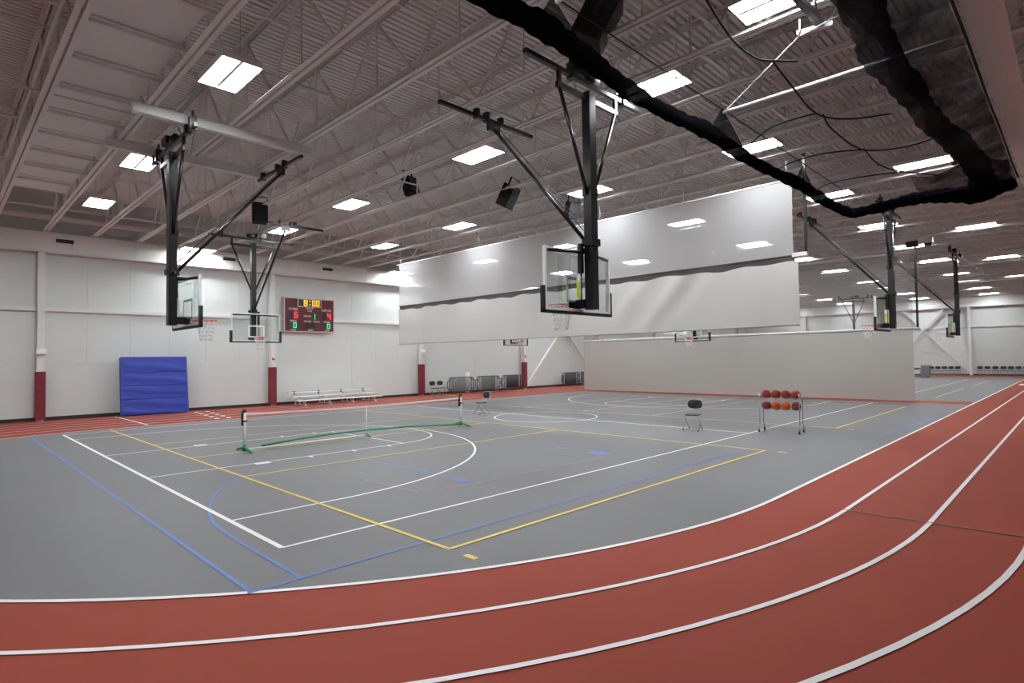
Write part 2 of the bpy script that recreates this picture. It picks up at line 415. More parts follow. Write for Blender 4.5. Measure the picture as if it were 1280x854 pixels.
struct(bx('wall_west', M['wall'], (WEST_X-0.3, WEST_X, NEAR_Y-0.3, WALL_Y+0.3, 0, ROOF)))

def ibeam(mb, x, y, z0, z1, along_x=True):
    """white H column"""
    if along_x:
        mb.box(x-0.11, x+0.11, y-0.155, y-0.14, z0, z1).box(x-0.11, x+0.11, y+0.14, y+0.155, z0, z1).box(x-0.008, x+0.008, y-0.14, y+0.14, z0, z1)
    else:
        mb.box(y and x-0.155 or x-0.155, x-0.14, y-0.11, y+0.11, z0, z1).box(x+0.14, x+0.155, y-0.11, y+0.11, z0, z1).box(x-0.14, x+0.14, y-0.008, y+0.008, z0, z1)
    return mb
YC = WALL_Y-0.17
for i, x in enumerate(COLS[1:]):
    c = struct(ibeam(MB(), x, YC-0.02, 0, 6.40).build('column', M['beam']))
    MB().box(x-0.17, x+0.17, YC-0.16, YC+0.12, 0, 0.03).build('base_plate', M['galv'], c)
    words = ['left of the blue mat', 'between blue mat and bleachers', 'left of the two wall chairs', 'right of the steel barricades', 'hidden beyond the far curtain', 'second beyond the far curtain', 'third beyond the far curtain', 'fourth beyond the far curtain'][i]
    if i < 4:
        p = thing('column_pad', 'tall maroon vinyl pad wrapped round white column '+words, 'column pad', (x, YC-0.19, 0.06))
        w = 0.15
        for q in range(1):
            bx('pad_front', M['maroon'], (-w, w, -0.05, 0.012, 0, 1.80), p, 0.012)
        for s in (-1, 1): bx('pad_side', M['maroon'], (min(s*w, s*(w-0.045)), max(s*w, s*(w-0.045)), 0.013, 0.24, 0, 1.80), p, 0.008)
        for z in (0.3, 0.75, 1.2, 1.6): MB().box(-w-0.003, w+0.003, -0.056, -0.05, z, z+0.012).build('strap', M['maroon'], p)
    if i in (0, 2):
        jb = thing('junction_box', 'white junction box on the column '+words, 'box', (x, YC-0.19, 2.5))
        bx('box_body', M['white_frame'], (-0.16, 0.16, -0.14, 0.0, 0, 0.2), jb, 0.02); bx('box_cover', M['white_frame'], (-0.13, 0.13, -0.155, -0.141, 0.03, 0.17), jb)
    if i in (1, 3):
        al = thing('fire_alarm', 'small red fire alarm on the column '+words, 'alarm', (x, YC-0.19, 2.2))
        bx('alarm_body', M['alarm'], (-0.06, 0.06, -0.05, 0.0, 0, 0.13), al, 0.01); bx('alarm_lens', M['white_frame'], (-0.035, 0.035, -0.06, -0.051, 0.07, 0.11), al)
for (y, k) in ((2.35, 0), (9.4, 1), (16.5, 2), (-4.7, 3)):
    c = struct(ibeam(MB(), END_X-0.25, y, 0, 6.3, False).build('column', M['beam']))
    MB().box(END_X-0.42, END_X-0.08, y-0.17, y+0.17, 0, 0.03).build('base_plate', M['galv'], c)
for a, b in (((END_X-0.2, 2.35, 0.15), (END_X-0.2, 9.4, 8.5)), ((END_X-0.35, 9.4, 0.15), (END_X-0.35, 2.35, 8.5))):
    MB().beam(a, b, 0.14, 0.14).build('brace', M['beam'], wall_right)
for a, b in (((25.45, YC, 0.1), (33.9, YC, 8.6)), ((33.9, YC-0.16, 0.1), (25.45, YC-0.16, 8.6))):
    MB().beam(a, b, 0.16, 0.16).build('brace', M['beam'], wall_far)
# vents in the band
for i, (x, z) in enumerate(((-0.47, 6.86), (5.55, 6.86), (10.4, 6.88), (18.0, 6.88))):
    v = thing('band_vent', ['dark slotted vent in band above the first column pad', 'dark slotted vent in band left of scoreboard', 'dark slotted vent in band above scoreboard right end', 'dark slotted vent in band behind the raised curtain'][i], 'vent', (x, WALL_Y-0.385, z))
    bx('vent_back', M['vent'], (-0.27, 0.27, -0.02, 0, -0.07, 0.07), v)
    for k in range(5): MB().box(-0.26, 0.26, -0.035, -0.02, -0.062+k*0.028, -0.05+k*0.028).build('slat', M['vent'], v)

# ---------------------------------------------------------------- the setting: ceiling
n = int((WALL_Y-NEAR_Y)/0.1524)+1
def prof():
    pts = []
    for k in range(n):
        y = NEAR_Y+k*0.1524
        pts += [(y, ROOF), (y+0.09, ROOF), (y+0.105, ROOF+0.055), (y+0.1374, ROOF+0.055)]
    pts.append((min(NEAR_Y+n*0.1524, WALL_Y+0.3), ROOF)); return pts
pr = prof(); d = MB()
d.add([(x, y, z) for x in (WEST_X, END_X) for y, z in pr], [(i, i+1, len(pr)+i+1, len(pr)+i) for i in range(len(pr)-1)])
ceiling = struct(d.build('ceiling', M['deck']))
struct(bx('roof', M['deck'], (WEST_X-0.3, END_X+0.3, NEAR_Y-0.3, WALL_Y+0.3, ROOF+0.07, ROOF+0.2)))
# bar joists: each one chords with a lattice web
JY0, JY1 = NEAR_Y+0.05, WALL_Y-0.30
ZB, ZT = 7.2, ROOF
jm = MB()
for s in (-1, 1):
    x0, x1 = sorted((s*0.020, s*0.10))
    jm.box(x0, x1, JY0, JY1, ZB, ZB+0.012)
    jm.box(*sorted((s*0.020, s*0.030)), JY0, JY1, ZB+0.012, ZB+0.085)
    jm.box(x0, x1, JY0, JY1, ZT-0.014, ZT-0.002)
    jm.box(*sorted((s*0.020, s*0.030)), JY0, JY1, ZT-0.10, ZT-0.014)
wm = MB()
step = 1.25; k = 0; y = JY0+0.3
while y+2*step < JY1:
    wm.beam((0, y, ZB+0.04), (0, y+step, ZT-0.05), 0.045, 0.045)
    wm.beam((0, y+step, ZT-0.05), (0, y+2*step, ZB+0.04), 0.045, 0.045)
    wm.beam((0, y+step, ZB+0.04), (0, y+step, ZT-0.05), 0.03, 0.03)
    y += 2*step
jx = [0.49+1.525*i for i in range(-8, 42)]
j0 = jm.build('roof_joist', M['steel'], ceiling, (jx[0], 0, 0)); w0 = wm.build('web', M['steel'], j0)
for x in jx[1:]:
    if x > END_X-0.6: break
    j = again('roof_joist', j0, ceiling, (x, 0, 0)); again('web', w0, j)
# bridging bars across the joists and pipes
for y in (-4.9, -1.0, 3.6, 8.9, 14.0, 19.0):
    MB().beam((-12, y, 7.30), (END_X-1, y, 7.30), 0.035, 0.035).build('bridging_bar', M['steel'], ceiling)
    MB().beam((-12, y+0.1, 8.62), (END_X-1, y+0.1, 8.62), 0.035, 0.035).build('bridging_bar', M['steel'], ceiling)
for y in (6.9, 13.1, 0.2):
    MB().cyl((-12, y, 8.1), (END_X-1, y, 8.1), 0.045, 8).build('sprinkler_pipe', M['steel'], ceiling)
# girder to the right, with jointed cover plates
g = MB().box(4.0, END_X, -4.36, -3.9, 7.16, 7.19).box(WEST_X, END_X, -4.16, -4.10, 7.19, 8.7).box(WEST_X, END_X, -4.3, -3.96, 8.66, 8.72).box(WEST_X, 4.0, -4.36, -3.9, 7.16, 7.19)
g.build('roof_girder', M['beam'], ceiling)
gp = MB().box(0.01, 1.515, -4.38, -3.88, 7.10, 7.155).build('girder_plate', M['beam'], ceiling, (18.0, 0, 0))
for k in range(1, 12): again('girder_plate', gp, ceiling, (18.0+1.525*k, 0, 0))
# flat white panels with bars between the two left joists
cp = MB().box(-2.42, -1.12, 0.02, 1.46, 7.50, 7.56).build('ceiling_panel', M['band'], ceiling, (0, -1.75, 0))
cb = MB().box(-2.5, -0.98, -0.04, 0.04, 7.38, 7.44).build('panel_bar', M['beam'], ceiling, (0, -1.75, 0))
for k in range(1, 13):
    again('ceiling_panel', cp, ceiling, (0, -1.75+1.49*k, 0)); again('panel_bar', cb, ceiling, (0, -1.75+1.49*k, 0))
MB().cyl((-2.75, -6, 7.4), (-2.75, 22, 7.4), 0.03, 8).build('conduit_pipe', M['steel'], ceiling)
# pale box beams that carry the first basket
for y in (7.95, 10.45):
    MB().box(-1.35, 2.25, y-0.07, y+0.07, 7.0, 7.19).build('support_beam', M['beam'], ceiling)
for x, y in ((23.5, 7.65), (23.5, 10.45), (51.8, 7.5), (51.8, 10.3)):
    MB().box(x-1.6, x+1.6, y-0.07, y+0.07, 7.08, 7.19).build('support_beam', M['beam'], ceiling)

# ---------------------------------------------------------------- ceiling luminaires
def make_light(lab):
    t = thing('ceiling_light', lab, 'light')
    h = MB().box(-0.33, 0.33, -0.63, 0.63, 0.05, 0.09)
    for s in (-1, 1):
        h.box(*sorted((s*0.33, s*0.345)), -0.63, 0.63, -0.02, 0.09); h.box(-0.33, 0.33, *sorted((s*0.63, s*0.645)), -0.02, 0.09)
    h.box(-0.03, 0.03, -0.63, 0.63, 0.0, 0.05)
    h.build('housing', M['housing'], t)
    for s in (-1, 1): MB().box(s*0.17-0.125, s*0.17+0.125, -0.6, 0.6, 0.012, 0.045).build('lamp', M['lamp'], t)
    w = MB()
    for s in (-1, 1): w.box(-0.008, 0.008, s*0.5-0.008, s*0.5+0.008, 0.09, 1.44)
    each(w, 'hanger', M['steel'], t)
    return t
light0 = None
GX = [-0.3, 5.72, 10.4, 16.6, 22.85, 29.1, 35.4, 43.4, 48.4, 54.8, 61.5]
ORD = ['first', 'second', 'third', 'fourth', 'fifth', 'sixth', 'seventh', 'eighth', 'ninth', 'tenth', 'eleventh']
ROWS = [(17.35, 'far'), (12.1, 'second far'), (5.78, 'middle'), (0.72, 'near')]
def add_light(x, y, z, lab, rz=0):
    global light0
    if light0 is None: light0 = make_light(lab); light0['group'] = 'ceiling lights'; light0.location = (x, y, z)
    else: dup(light0, (x, y, z), rz, lab)
for y, rn in ROWS:
    for i, x in enumerate(GX):
        if rn == 'near' and i == 0: continue
        add_light(x, y, 7.30, f'bright ceiling light, {ORD[i]} from the left end of the {rn} row over the courts')
for i, x in enumerate((4.6, 15.07, 26.2, 37.0, 48.0)):
    add_light(x, -2.05, 7.30, f'bright ceiling light over the near track, {ORD[i]} from the left end')
for y, rn in (ROWS[0], ROWS[1], (-2.05, 'track')):  # unseen extra lamps, added to brighten the near left area
    add_light(-6.3, y, 7.30, f'added unseen light past the left edge of view, end of the {rn} row')
add_light(-0.3, 0.72, 7.30, 'ceiling light above the camera, start of the near row')
for i, x in enumerate((4.1, 14.6, 26.0, 37.0, 48.0)):
    add_light(x, 22.25, 7.05, f'bright ceiling light close to the long far wall, {ORD[i]} from the left', PI/2)

# ---------------------------------------------------------------- overhead baskets
def make_basket(name, label, loc, rotz, brace_to=2.1, front_pipe=True, side=1):
    """local frame: +y is the way it faces, board face at y = 0"""
    t = thing(name, label, 'basketball hoop', loc, rotz, 'basketball hoops hung from the ceiling')
    bx('backboard', M['glass'], (-0.885, 0.885, -0.012, 0.0, 2.93, 3.94), t)
    f = MB()
    for s in (-1, 1): f.box(*sorted((s*0.875, s*0.915)), -0.05, 0.006, 2.90, 3.97)
    f.box(-0.875, 0.875, -0.035, 0.006, 3.93, 3.97).box(-0.875, 0.875, -0.035, 0.006, 2.90, 2.94)
    f.build('board_frame', M['white_frame'], t)
    sq = MB()
    for s in (-1, 1): sq.box(*sorted((s*0.255, s*0.305)), 0.001, 0.003, 3.05, 3.51)
    sq.box(-0.255, 0.255, 0.001, 0.003, 3.46, 3.51).box(-0.255, 0.255, 0.001, 0.003, 3.05, 3.10)
    sq.build('target_square', M['white_frame'], t)
    pd = MB()
    for s in (-1, 1): pd.box(*sorted((s*0.915, s*0.965)), -0.05, 0.022, 2.86, 3.30); pd.box(*sorted((s*0.88, s*0.915)), 0.0065, 0.022, 2.90, 3.30)
    pd.box(-0.965, 0.965, -0.05, 0.022, 2.85, 2.90)
    po = pd.build('board_padding', M['black_pad'], t)
    rim = MB().tube([(0.228*math.cos(a), 0.382+0.228*math.sin(a), 3.05) for a in [2*PI*k/28 for k in range(28)]], 0.010, 8, closed=True)
    rim.box(-0.07, 0.07, 0.004, 0.16, 3.035, 3.05).box(-0.075, 0.075, 0.003, 0.016, 2.95, 3.06)
    for s in (-1, 1): rim.tube([(s*0.07, 0.02, 2.96), (s*0.15, 0.22, 3.04)], 0.008, 6)
    ro = rim.build('rim', M['orange'], t)
    nt = MB(); lv = 5; nn = 12
    R = [0.226, 0.195, 0.165, 0.14, 0.125, 0.12]; Z = [3.04, 2.95, 2.86, 2.77, 2.69, 2.60]
    P = lambda l, k: (R[l]*math.cos(2*PI*(k+0.5*(l % 2))/nn), 0.382+R[l]*math.sin(2*PI*(k+0.5*(l % 2))/nn), Z[l])
    for l in range(lv):
        for k in range(nn):
            o1 = 0 if l % 2 == 0 else 1
            nt.tube([P(l, k), P(l+1, k)], 0.005, 4); nt.tube([P(l, k), P(l+1, k-1 if l % 2 == 0 else k+1)], 0.005, 4)
    nt.build('net', M['net_white'], ro)
    mb = MB().box(-0.085, 0.085, -0.40, -0.23, 2.92, 6.72); mb.build('mast', M['black'], t)
    each(MB().box(-0.115, 0.115, -0.43, -0.20, 4.02, 4.14).box(-0.10, 0.10, -0.41, -0.21, 4.90, 5.02), 'mast_collar', M['black'], t)
    # plates that carry the board, with height adjuster
    each(MB().box(-0.12, 0.12, -0.23, -0.04, 2.95, 3.10).box(-0.1, 0.1, -0.23, -0.04, 3.93, 3.99).box(-0.30, 0.30, -0.039, -0.036, 2.96, 3.06), 'mounting_plate', M['black'], t)
    for s in (-1, 1):
        MB().tube([(s*0.05, -0.24, 3.92), (s*0.35, -0.14, 3.92), (s*0.84, -0.05, 3.90)], 0.028, 8).build('upper_arm', M['black'], t)
    ha = MB().box(-0.19, -0.12, -0.24, -0.16, 3.55, 4.02).box(-0.16, -0.14, -0.21, -0.19, 3.05, 3.6).box(-0.20, 0.08, -0.24, -0.18, 4.02, 4.06)
    ho = ha.build('height_adjuster', M['black'], t)
    MB().box(-0.175, -0.165, -0.20, -0.12, 3.10, 3.55).build('adjuster_plate', M['white_frame'], ho)
    MB().box(-0.205, -0.176, -0.19, -0.14, 3.12, 3.42).build('warning_label', M['yellow_tag'], ho)
    MB().sphere((0.15, -0.32, 4.06), 0.05, 10, 6).build('knob', M['black'], t)
    MB().beam((-0.86, -0.315, 6.60), (0.86, -0.315, 6.60), 0.06, 0.09).build('crossbar', M['black'], t)
    for s in (-1, 1): MB().tube([(s*0.80, -0.315, 6.60), (s*0.09, -0.315, 4.92)], 0.032, 8).build('side_brace', M['black'], t)
    rl = MB().beam((-1.62, -0.315, 6.87), (1.62, -0.315, 6.87), 0.075, 0.075); rl.build('ceiling_rail', M['black'], t)
    if abs(math.sin(rotz)) < 0.5:                          # rails cross the joists: clamp where a joist passes
        sg = 1 if math.cos(rotz) > 0 else -1
        xs = [sg*(x-loc[0]) for x in [0.49+1.525*i for i in range(-8, 42)] if abs(x-loc[0]) < 1.62]
    else: xs = [-1.4, -1.1, 1.1, 1.4]
    for x in xs:
        MB().box(x-0.06, x+0.06, -0.38, -0.25, 6.81, 7.08).box(x-0.05, x+0.05, -0.33, -0.30, 7.08, 7.2).build('rail_clamp', M['black'], t)
    for s in (-1, 1): MB().box(s*0.8-0.03, s*0.8+0.03, -0.345, -0.285, 6.645, 6.832).build('crossbar_hanger', M['black'], t)
    mo = MB().box(-0.45, -0.1, -0.42, -0.2, 6.95, 7.12).cyl((-0.05, -0.31, 7.0), (0.25, -0.31, 7.0), 0.08, 10)
    mo.build('winch', M['black'], t)
    if front_pipe:
        y = brace_to
        MB().beam((-1.4, y, 6.93), (1.15, y, 6.93), 0.07, 0.07).build('brace_rail', M['black'], t)
        c2 = MB()
        for x in [q for q in xs if -1.4 < q < 1.0]+[-0.2, 0.2]: c2.box(x-0.04, x+0.04, y-0.06, y+0.06, 6.88, 7.07)
        c2.box(-0.16, 0.16, y-0.03, y+0.03, 6.72, 6.9)
        each(c2, 'brace_clamp', M['black'], t)
        b = MB().tube([(0.0, -0.2, 4.12), (0.0, y, 6.80)], 0.035, 8)
        b.build('fold_brace', M['black'], t)
        for s in (-1, 1): MB().tube([(s*0.07, -0.22, 4.3), (s*0.12, y, 6.85)], 0.008, 5).build('hoist_cable', M['galv'], t)
    return t
make_basket('basketball_hoop', 'ceiling hoop seen edge on above the blue mat, rim pointing right', (-0.05, 9.05, 0), -PI/2)
make_basket('basketball_hoop', 'ceiling hoop facing the camera just left of the scoreboard', (4.72, 17.45, 0), PI, brace_to=2.6)
make_basket('basketball_hoop', 'large ceiling hoop in the centre, glass board seen from behind', (4.0, 1.3, 0), 0)
make_basket('basketball_hoop', 'small distant hoop under the left part of the raised curtain', (19.2, 17.7, 0), PI)
make_basket('basketball_hoop', 'distant hoop in front of the lowered grey curtain', (23.15, 9.05, 0), PI/2, front_pipe=False)
make_basket('basketball_hoop', 'ceiling hoop with black mast in front of the lowered curtain right end', (18.4, -0.25, 0), 0)
make_basket('basketball_hoop', 'rightmost ceiling hoop beyond the lowered curtain, above the track edge', (31.0, -0.42, 0), 0)
make_basket('basketball_hoop', 'hoop seen dimly through the mesh of the lowered curtain', (51.5, 8.9, 0), PI/2, front_pipe=False)

# ---------------------------------------------------------------- dividing curtains
def fold(y, z, a=0.02):
    k = math.exp(-((y-3.9-(3.6-z)*0.9)/0.75)**2)+0.7*math.exp(-((y-5.6-(3.6-z)*1.2)/0.6)**2)
    return a*(math.sin(y*3.1+0.6*math.sin(y*1.3))+0.6*math.sin(y*7.7+z*0.8))+0.035*k*math.sin((y+z*0.9)*5.0)
c1 = thing('divider_curtain', 'raised white divider curtain of mesh over folded pale vinyl', 'curtain', (XM, 0, 0))
CA, CB = 0.18, 17.85
MB().grid(lambda u, v: (0.008*math.sin(u*60), CA+(CB-CA)*u, 4.64+(6.60-4.64)*v), 120, 4).build('mesh_panel', M['mesh_light'], c1)
MB().grid(lambda u, v: (0.05+fold(CA+(CB-CA)*u, 3.6+v, 0.012), CA-0.02+(CB-CA+0.04)*u, 4.36+(4.66-4.36)*v), 90, 2).build('folded_hem', M['curtain_gap'], c1)
def vin(u, v):
    y = CA-0.12+(CB-CA+0.12)*u
    zt = 4.47+0.025*math.sin(y*5.3)+0.02*math.sin(y*2.2)
    z = 2.86+(zt-2.86)*v
    return (-0.03+fold(y, z)*(0.3+0.7*v), y, z)
MB().grid(vin, 220, 18).build('vinyl_panel', M['vinyl'], c1)
MB().cyl((0, CA-0.1, 2.86), (0, CB, 2.86), 0.03, 10).build('bottom_pipe', M['vinyl'], c1)
MB().cyl((0, CA-0.1, 4.64), (0, CB, 4.64), 0.025, 10).build('batten_pipe', M['galv'], c1)
MB().cyl((0, CA-0.3, 6.62), (0, CB+0.2, 6.62), 0.022, 10).build('top_pipe', M['steel'], c1)
hg = MB()
for y in (0.3, 3.2, 6.2, 9.2, 12.2, 15.2, 17.7): hg.cyl((0, y, 6.62), (0, y, ROOF), 0.012, 6)
each(hg, 'hanger', M['steel'], c1)
MB().box(-0.03, 0.03, -0.16, -0.10, 4.66, 7.2).build('lift_rod', M['black'], c1)
MB().box(-0.06, 0.06, -0.16, 0.2, 4.60, 4.70).build('batten_end', M['white_frame'], c1)

c2 = thing('divider_curtain', 'lowered divider curtain, warm grey vinyl to the floor with dim mesh above', 'curtain', (26.05, 0, 0))
CA, CB = 0.22, 18.2
MB().grid(lambda u, v: (0.010*math.sin(u*50)+0.006*math.sin(u*23+v*4), CA+(CB-CA)*u, 0.03+3.13*v), 120, 8).build('vinyl_panel', M['vinyl_dark'], c2)
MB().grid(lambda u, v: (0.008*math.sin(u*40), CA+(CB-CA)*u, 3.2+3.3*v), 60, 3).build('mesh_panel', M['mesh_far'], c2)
MB().cyl((0, CA-0.25, 3.19), (0, CB, 3.19), 0.05, 10).build('batten_pipe', M['white_frame'], c2)
MB().cyl((0, CA-0.2, 6.55), (0, CB, 6.55), 0.04, 10).build('top_pipe', M['steel'], c2)
hg = MB()
for y in (0.4, 4, 8, 12, 16): hg.cyl((0, y, 6.55), (0, y, ROOF), 0.012, 6)
each(hg, 'hanger', M['steel'], c2)
MB().box(-0.04, 0.04, 0.0, 0.08, 3.2, 6.9).build('lift_rod', M['black'], c2)
w = MB().box(-0.15, 0.15, -0.6, -0.1, 6.82, 7.06); wo = w.build('winch_housing', M['housing'], c2)
MB().cyl((-0.05, -0.1, 6.85), (-0.05, 0.35, 6.85), 0.14, 12).box(-0.1, 0.1, -0.55, -0.3, 6.68, 6.82).build('winch_drum', M['black'], wo)

# ---------------------------------------------------------------- raised batting cage netting
cage = thing('netting_cage', 'raised black netting cage gathered in heavy swags under the ceiling', 'sports netting', (0, 0, 0))
def lerp_path(P, m):
    """Catmull-Rom through P"""
    out = []; Q = [Vector(p) for p in P]
    for i in range(len(Q)-1):
        a, b, c, d2 = Q[max(i-1, 0)], Q[i], Q[i+1], Q[min(i+2, len(Q)-1)]
        for k in range(m):
            t = k/m
            out.append(0.5*((2*b)+(c-a)*t+(2*a-5*b+4*c-d2)*t*t+(3*b-a-3*c+d2)*t**3))
    out.append(Q[-1]); return out
def swag(name, P, R, m=14, lump=0.15, matname='net_bundle', n=12):
    pts = lerp_path(P, m); L = len(pts); rad = []
    for i in range(L):
        t = i/(L-1)*(len(R)-1); k = min(int(t), len(R)-2); r = R[k]+(R[k+1]-R[k])*(t-k)
        rad.append(r*0.8*(1+lump*math.sin(i*0.9)*math.sin(i*0.43+1)))
    mb = MB().tube(pts, rad, n)
    rnd = random.Random(3)
    mb.v = [(x+rnd.uniform(-.005, .005), y+rnd.uniform(-.005, .005), z+rnd.uniform(-.005, .005)) for x, y, z in mb.v]
    return mb.build(name, M[matname], cage)
YL, YR, ZF = -0.52, -3.98, 6.45
swag('net_bundle', [(-3.2, -0.5, 6.2), (-1.2, -0.45, 6.08), (0.3, -0.42, 6.12), (1.2, -0.45, 6.15), (2.2, -0.40, 6.10), (3.4, -0.32, 6.07), (4.6, -0.32, 6.08), (5.7, -0.36, 6.12), (7.4, -0.34, 6.06), (8.6, -0.36, 6.06), (10.4, -0.38, 6.12), (12.6, -0.40, 6.05), (14.2, -0.52, 6.05)], [.13, .13, .15, .19, .17, .15, .14, .17, .14, .13, .17, .15, .16])
swag('net_bundle', [(14.2, -0.52, 6.05), (14.5, -1.1, 6.16), (14.6, -1.8, 6.26), (14.7, -2.5, 6.24), (14.7, -3.2, 6.14), (14.9, -3.95, 6.3)], [.16, .19, .20, .23, .30, .15])
swag('net_bundle', [(-1.5, -3.2, 6.3), (1.0, -3.25, 6.25), (3.4, -3.3, 6.2), (4.8, -3.22, 6.08), (6.4, -3.25, 6.12), (8.0, -3.3, 6.05), (10.0, -3.45, 6.1), (12.2, -3.5, 6.14), (14.5, -3.45, 6.12)], [.22, .24, .27, .27, .24, .22, .26, .28, .30], matname='net_mid')
# gathers from the spreader bars down to the bundles
for x, y, wl in ((1.3, -0.47, 0.7), (5.9, -0.5, 0.85), (10.2, -0.45, 0.8), (14.6, -3.4, 0.3)):
    MB().grid(lambda u, v: (x-0.05+(u-0.5)*2*wl*(1-v)+wl*0.6*(1-v), y-0.08+0.06*math.sin(u*14)*(1-v)+0.1*(1-v), 6.02+0.5*v), 16, 5).build('gathered_net', M['net_gather'], cage)
# thin netting: top sheet sagging between bars, and the right-hand side sheet
def top(u, v):
    x = -3.0+17.8*u; y = YL+(YR-YL)*v
    sag = 0.16*abs(math.sin((x-1.3)/4.6*PI))+0.14*math.sin(v*PI)
    return (x, y, ZF-sag)
MB().grid(top, 72, 16).build('top_net', M['net_dark'], cage)
def side(u, v):
    x = -1.5+16.2*u
    return (x, YR+0.02+0.75*v*v+0.06*math.sin(x*2.4)*v, ZF-0.35*v-0.12*math.sin(v*PI)*math.sin(x*1.1))
MB().grid(side, 60, 8).build('side_net', M['net_mid'], cage)
def endn(u, v):
    y = -2.2+(-3.98+2.2)*u
    return (14.9-2.4*v, y, 6.45-0.30*math.sin(v*PI*0.9)-0.1*math.sin(u*7)*v)
MB().grid(endn, 14, 10).build('end_net', M['net_mid'], cage)
MB().tube([(x, YR-0.02, ZF-0.05*math.sin((x+3)/4.6*PI)**2) for x in [-3+0.5*i for i in range(37)]], 0.018, 6).build('edge_rope', M['rope_black'], cage)
MB().tube([(x, YL, ZF+0.1) for x in (-3, 15)], 0.010, 6).build('edge_rope', M['rope_black'], cage)
for x in (1.3, 5.9, 10.4):
    if x < 10: MB().cyl((x, YL-0.05, ZF), (x, YR, ZF), 0.028, 10).build('spreader_bar', M['white_frame'], cage)
for a, b in (((5.9, YL-0.1, ZF+0.02), (4.6, -2.30, 6.62)), ((4.6, -2.30, 6.62), (4.15, -3.2, 6.5)), ((4.6, -2.30, 6.62), (4.6, -2.30, 6.85))):
    MB().tube([a, b], 0.011, 6).build('bridle_rope', M['rope_white'], cage)
for P in ([(2.2, -2.03, 6.25), (3.26, -1.89, 6.22), (3.95, -1.93, 6.2), (4.2, -2.1, 6.19), (4.45, -2.3, 6.2)],
          [(4.19, -2.06, 6.2), (4.93, -2.01, 6.18), (6.4, -1.95, 6.15), (7.06, -2.26, 6.15), (7.5, -2.8, 6.2)],
          [(6.6, -2.0, 6.17), (7.4, -1.92, 6.16), (8.85, -2.05, 6.12), (9.36, -2.65, 6.14), (9.42, -3.15, 6.2)],
          [(8.9, -2.06, 6.14), (10.26, -2.04, 6.14), (11.1, -2.32, 6.12), (12.1, -2.82, 6.14)],
          [(8.85, -2.05, 6.12), (8.4, -1.5, 6.08), (8.5, -0.9, 6.1), (8.9, -0.45, 6.15)],
          [(11.1, -2.32, 6.12), (10.6, -1.6, 6.06), (10.7, -0.9, 6.08), (11.2, -0.45, 6.1)],
          [(6.4, -1.95, 6.15), (6.3, -1.3, 6.1), (6.8, -0.7, 6.1)]):
    MB().tube(lerp_path(P, 8), 0.014, 6).build('sag_rope', M['rope_black'], cage)
hs = thing('cage_hoist', 'grey steel hoist beam with pulley plate above the netting cage', 'hoist', (4.6, -2.35, 6.7))
MB().beam((-1.6, -0.16, 0.02), (0.1, -0.2, 0.02), 0.09, 0.09).build('hoist_arm', M['galv'], hs)
MB().beam((0.12, -0.34, -0.02), (0.02, 0.10, -0.02), 0.06, 0.06).build('pulley_plate', M['white_frame'], hs)
MB().cyl((-0.9, -0.17, 0.06), (-0.9, -0.17, 0.5), 0.02, 8).cyl((-0.1, -0.19, 0.06), (-0.1, -0.19, 0.5), 0.02, 8).build('hanger_rod', M['galv'], hs)

# ---------------------------------------------------------------- loudspeakers up in the joists
def speaker(lab, loc, rz, tilt, s=1.0):
    t = thing('ceiling_speaker', lab, 'loudspeaker', loc, rz); t.rotation_euler = (tilt, 0, rz)
    bx('cabinet', M['black_cloth'], (-0.28*s, 0.28*s, -0.22*s, 0.22*s, -0.4*s, 0.4*s), t, 0.02)
    bx('grille', M['black_pad'], (-0.25*s, 0.25*s, -0.245*s, -0.221*s, -0.37*s, 0.37*s), t)
    MB().box(-0.30*s, -0.285*s, -0.03, 0.03, -0.1, 0.55).box(0.285*s, 0.30*s, -0.03, 0.03, -0.1, 0.55).box(-0.30*s, 0.30*s, -0.03, 0.03, 0.55, 0.57).build('yoke', M['black'], t)
speaker('black loudspeaker hung between joists right of centre, below the joist lines', (8.3, 7.3, 7.05), 0.3, 0.5, 0.85)
speaker('black loudspeaker behind the left part of the nearest swag of netting', (3.35, 0.30, 7.45), 0.6, 0.5, 1.05)
speaker('dim round backed loudspeaker up between joists left of centre', (6.9, 10.4, 7.75), 0.2, -0.3, 0.75)
speaker('small dark loudspeaker above the raised curtain behind the centre hoop', (10.9, 6.9, 7.0), -0.3, 0.3, 0.7)
speaker('black loudspeaker behind the hoop left of the scoreboard', (3.45, 13.9, 6.95), -0.25, -0.1, 0.8)

# ---------------------------------------------------------------- crash mat
mt = thing('crash_mat', 'big royal blue crash mat leaning upright on the far wall', 'gym mat', (2.5, 22.42, 0.012))
mt.rotation_euler = (-0.13, 0, 0)
H = 2.36; Wd = 1.19
ss = [0, 0.62, 1.18, 1.72, H]
for k in range(4):
    z0, z1 = ss[k]+0.008, ss[k+1]-0.008
    def ff(u, v, z0=z0, z1=z1, k=k):
        x = -Wd+2*Wd*u; z = z0+(z1-z0)*v
        e = math.sin(v*PI)**0.35*math.sin(u*PI)**0.2 if 0 < v < 1 and 0 < u < 1 else 0
        sag = 0.006*math.sin(u*11+k*2+v*3)+0.004*math.sin(v*9+u*3+k)+0.005*math.sin(u*4.3+v*7+k*1.3)
        return (x+0.02*(1-z/H)*math.copysign(1, x), -0.34-e*(0.006+sag), z)
    mbm = MB().grid(ff, 40, 12)
    mbm.box(-Wd, Wd, -0.338, -0.03, z0, z1)
    mbm.build('mat_section', M['blue_vinyl'], mt)
bx('back_sheet', M['blue_vinyl'], (-Wd, Wd, -0.028, 0.0, 0.0, H), mt)

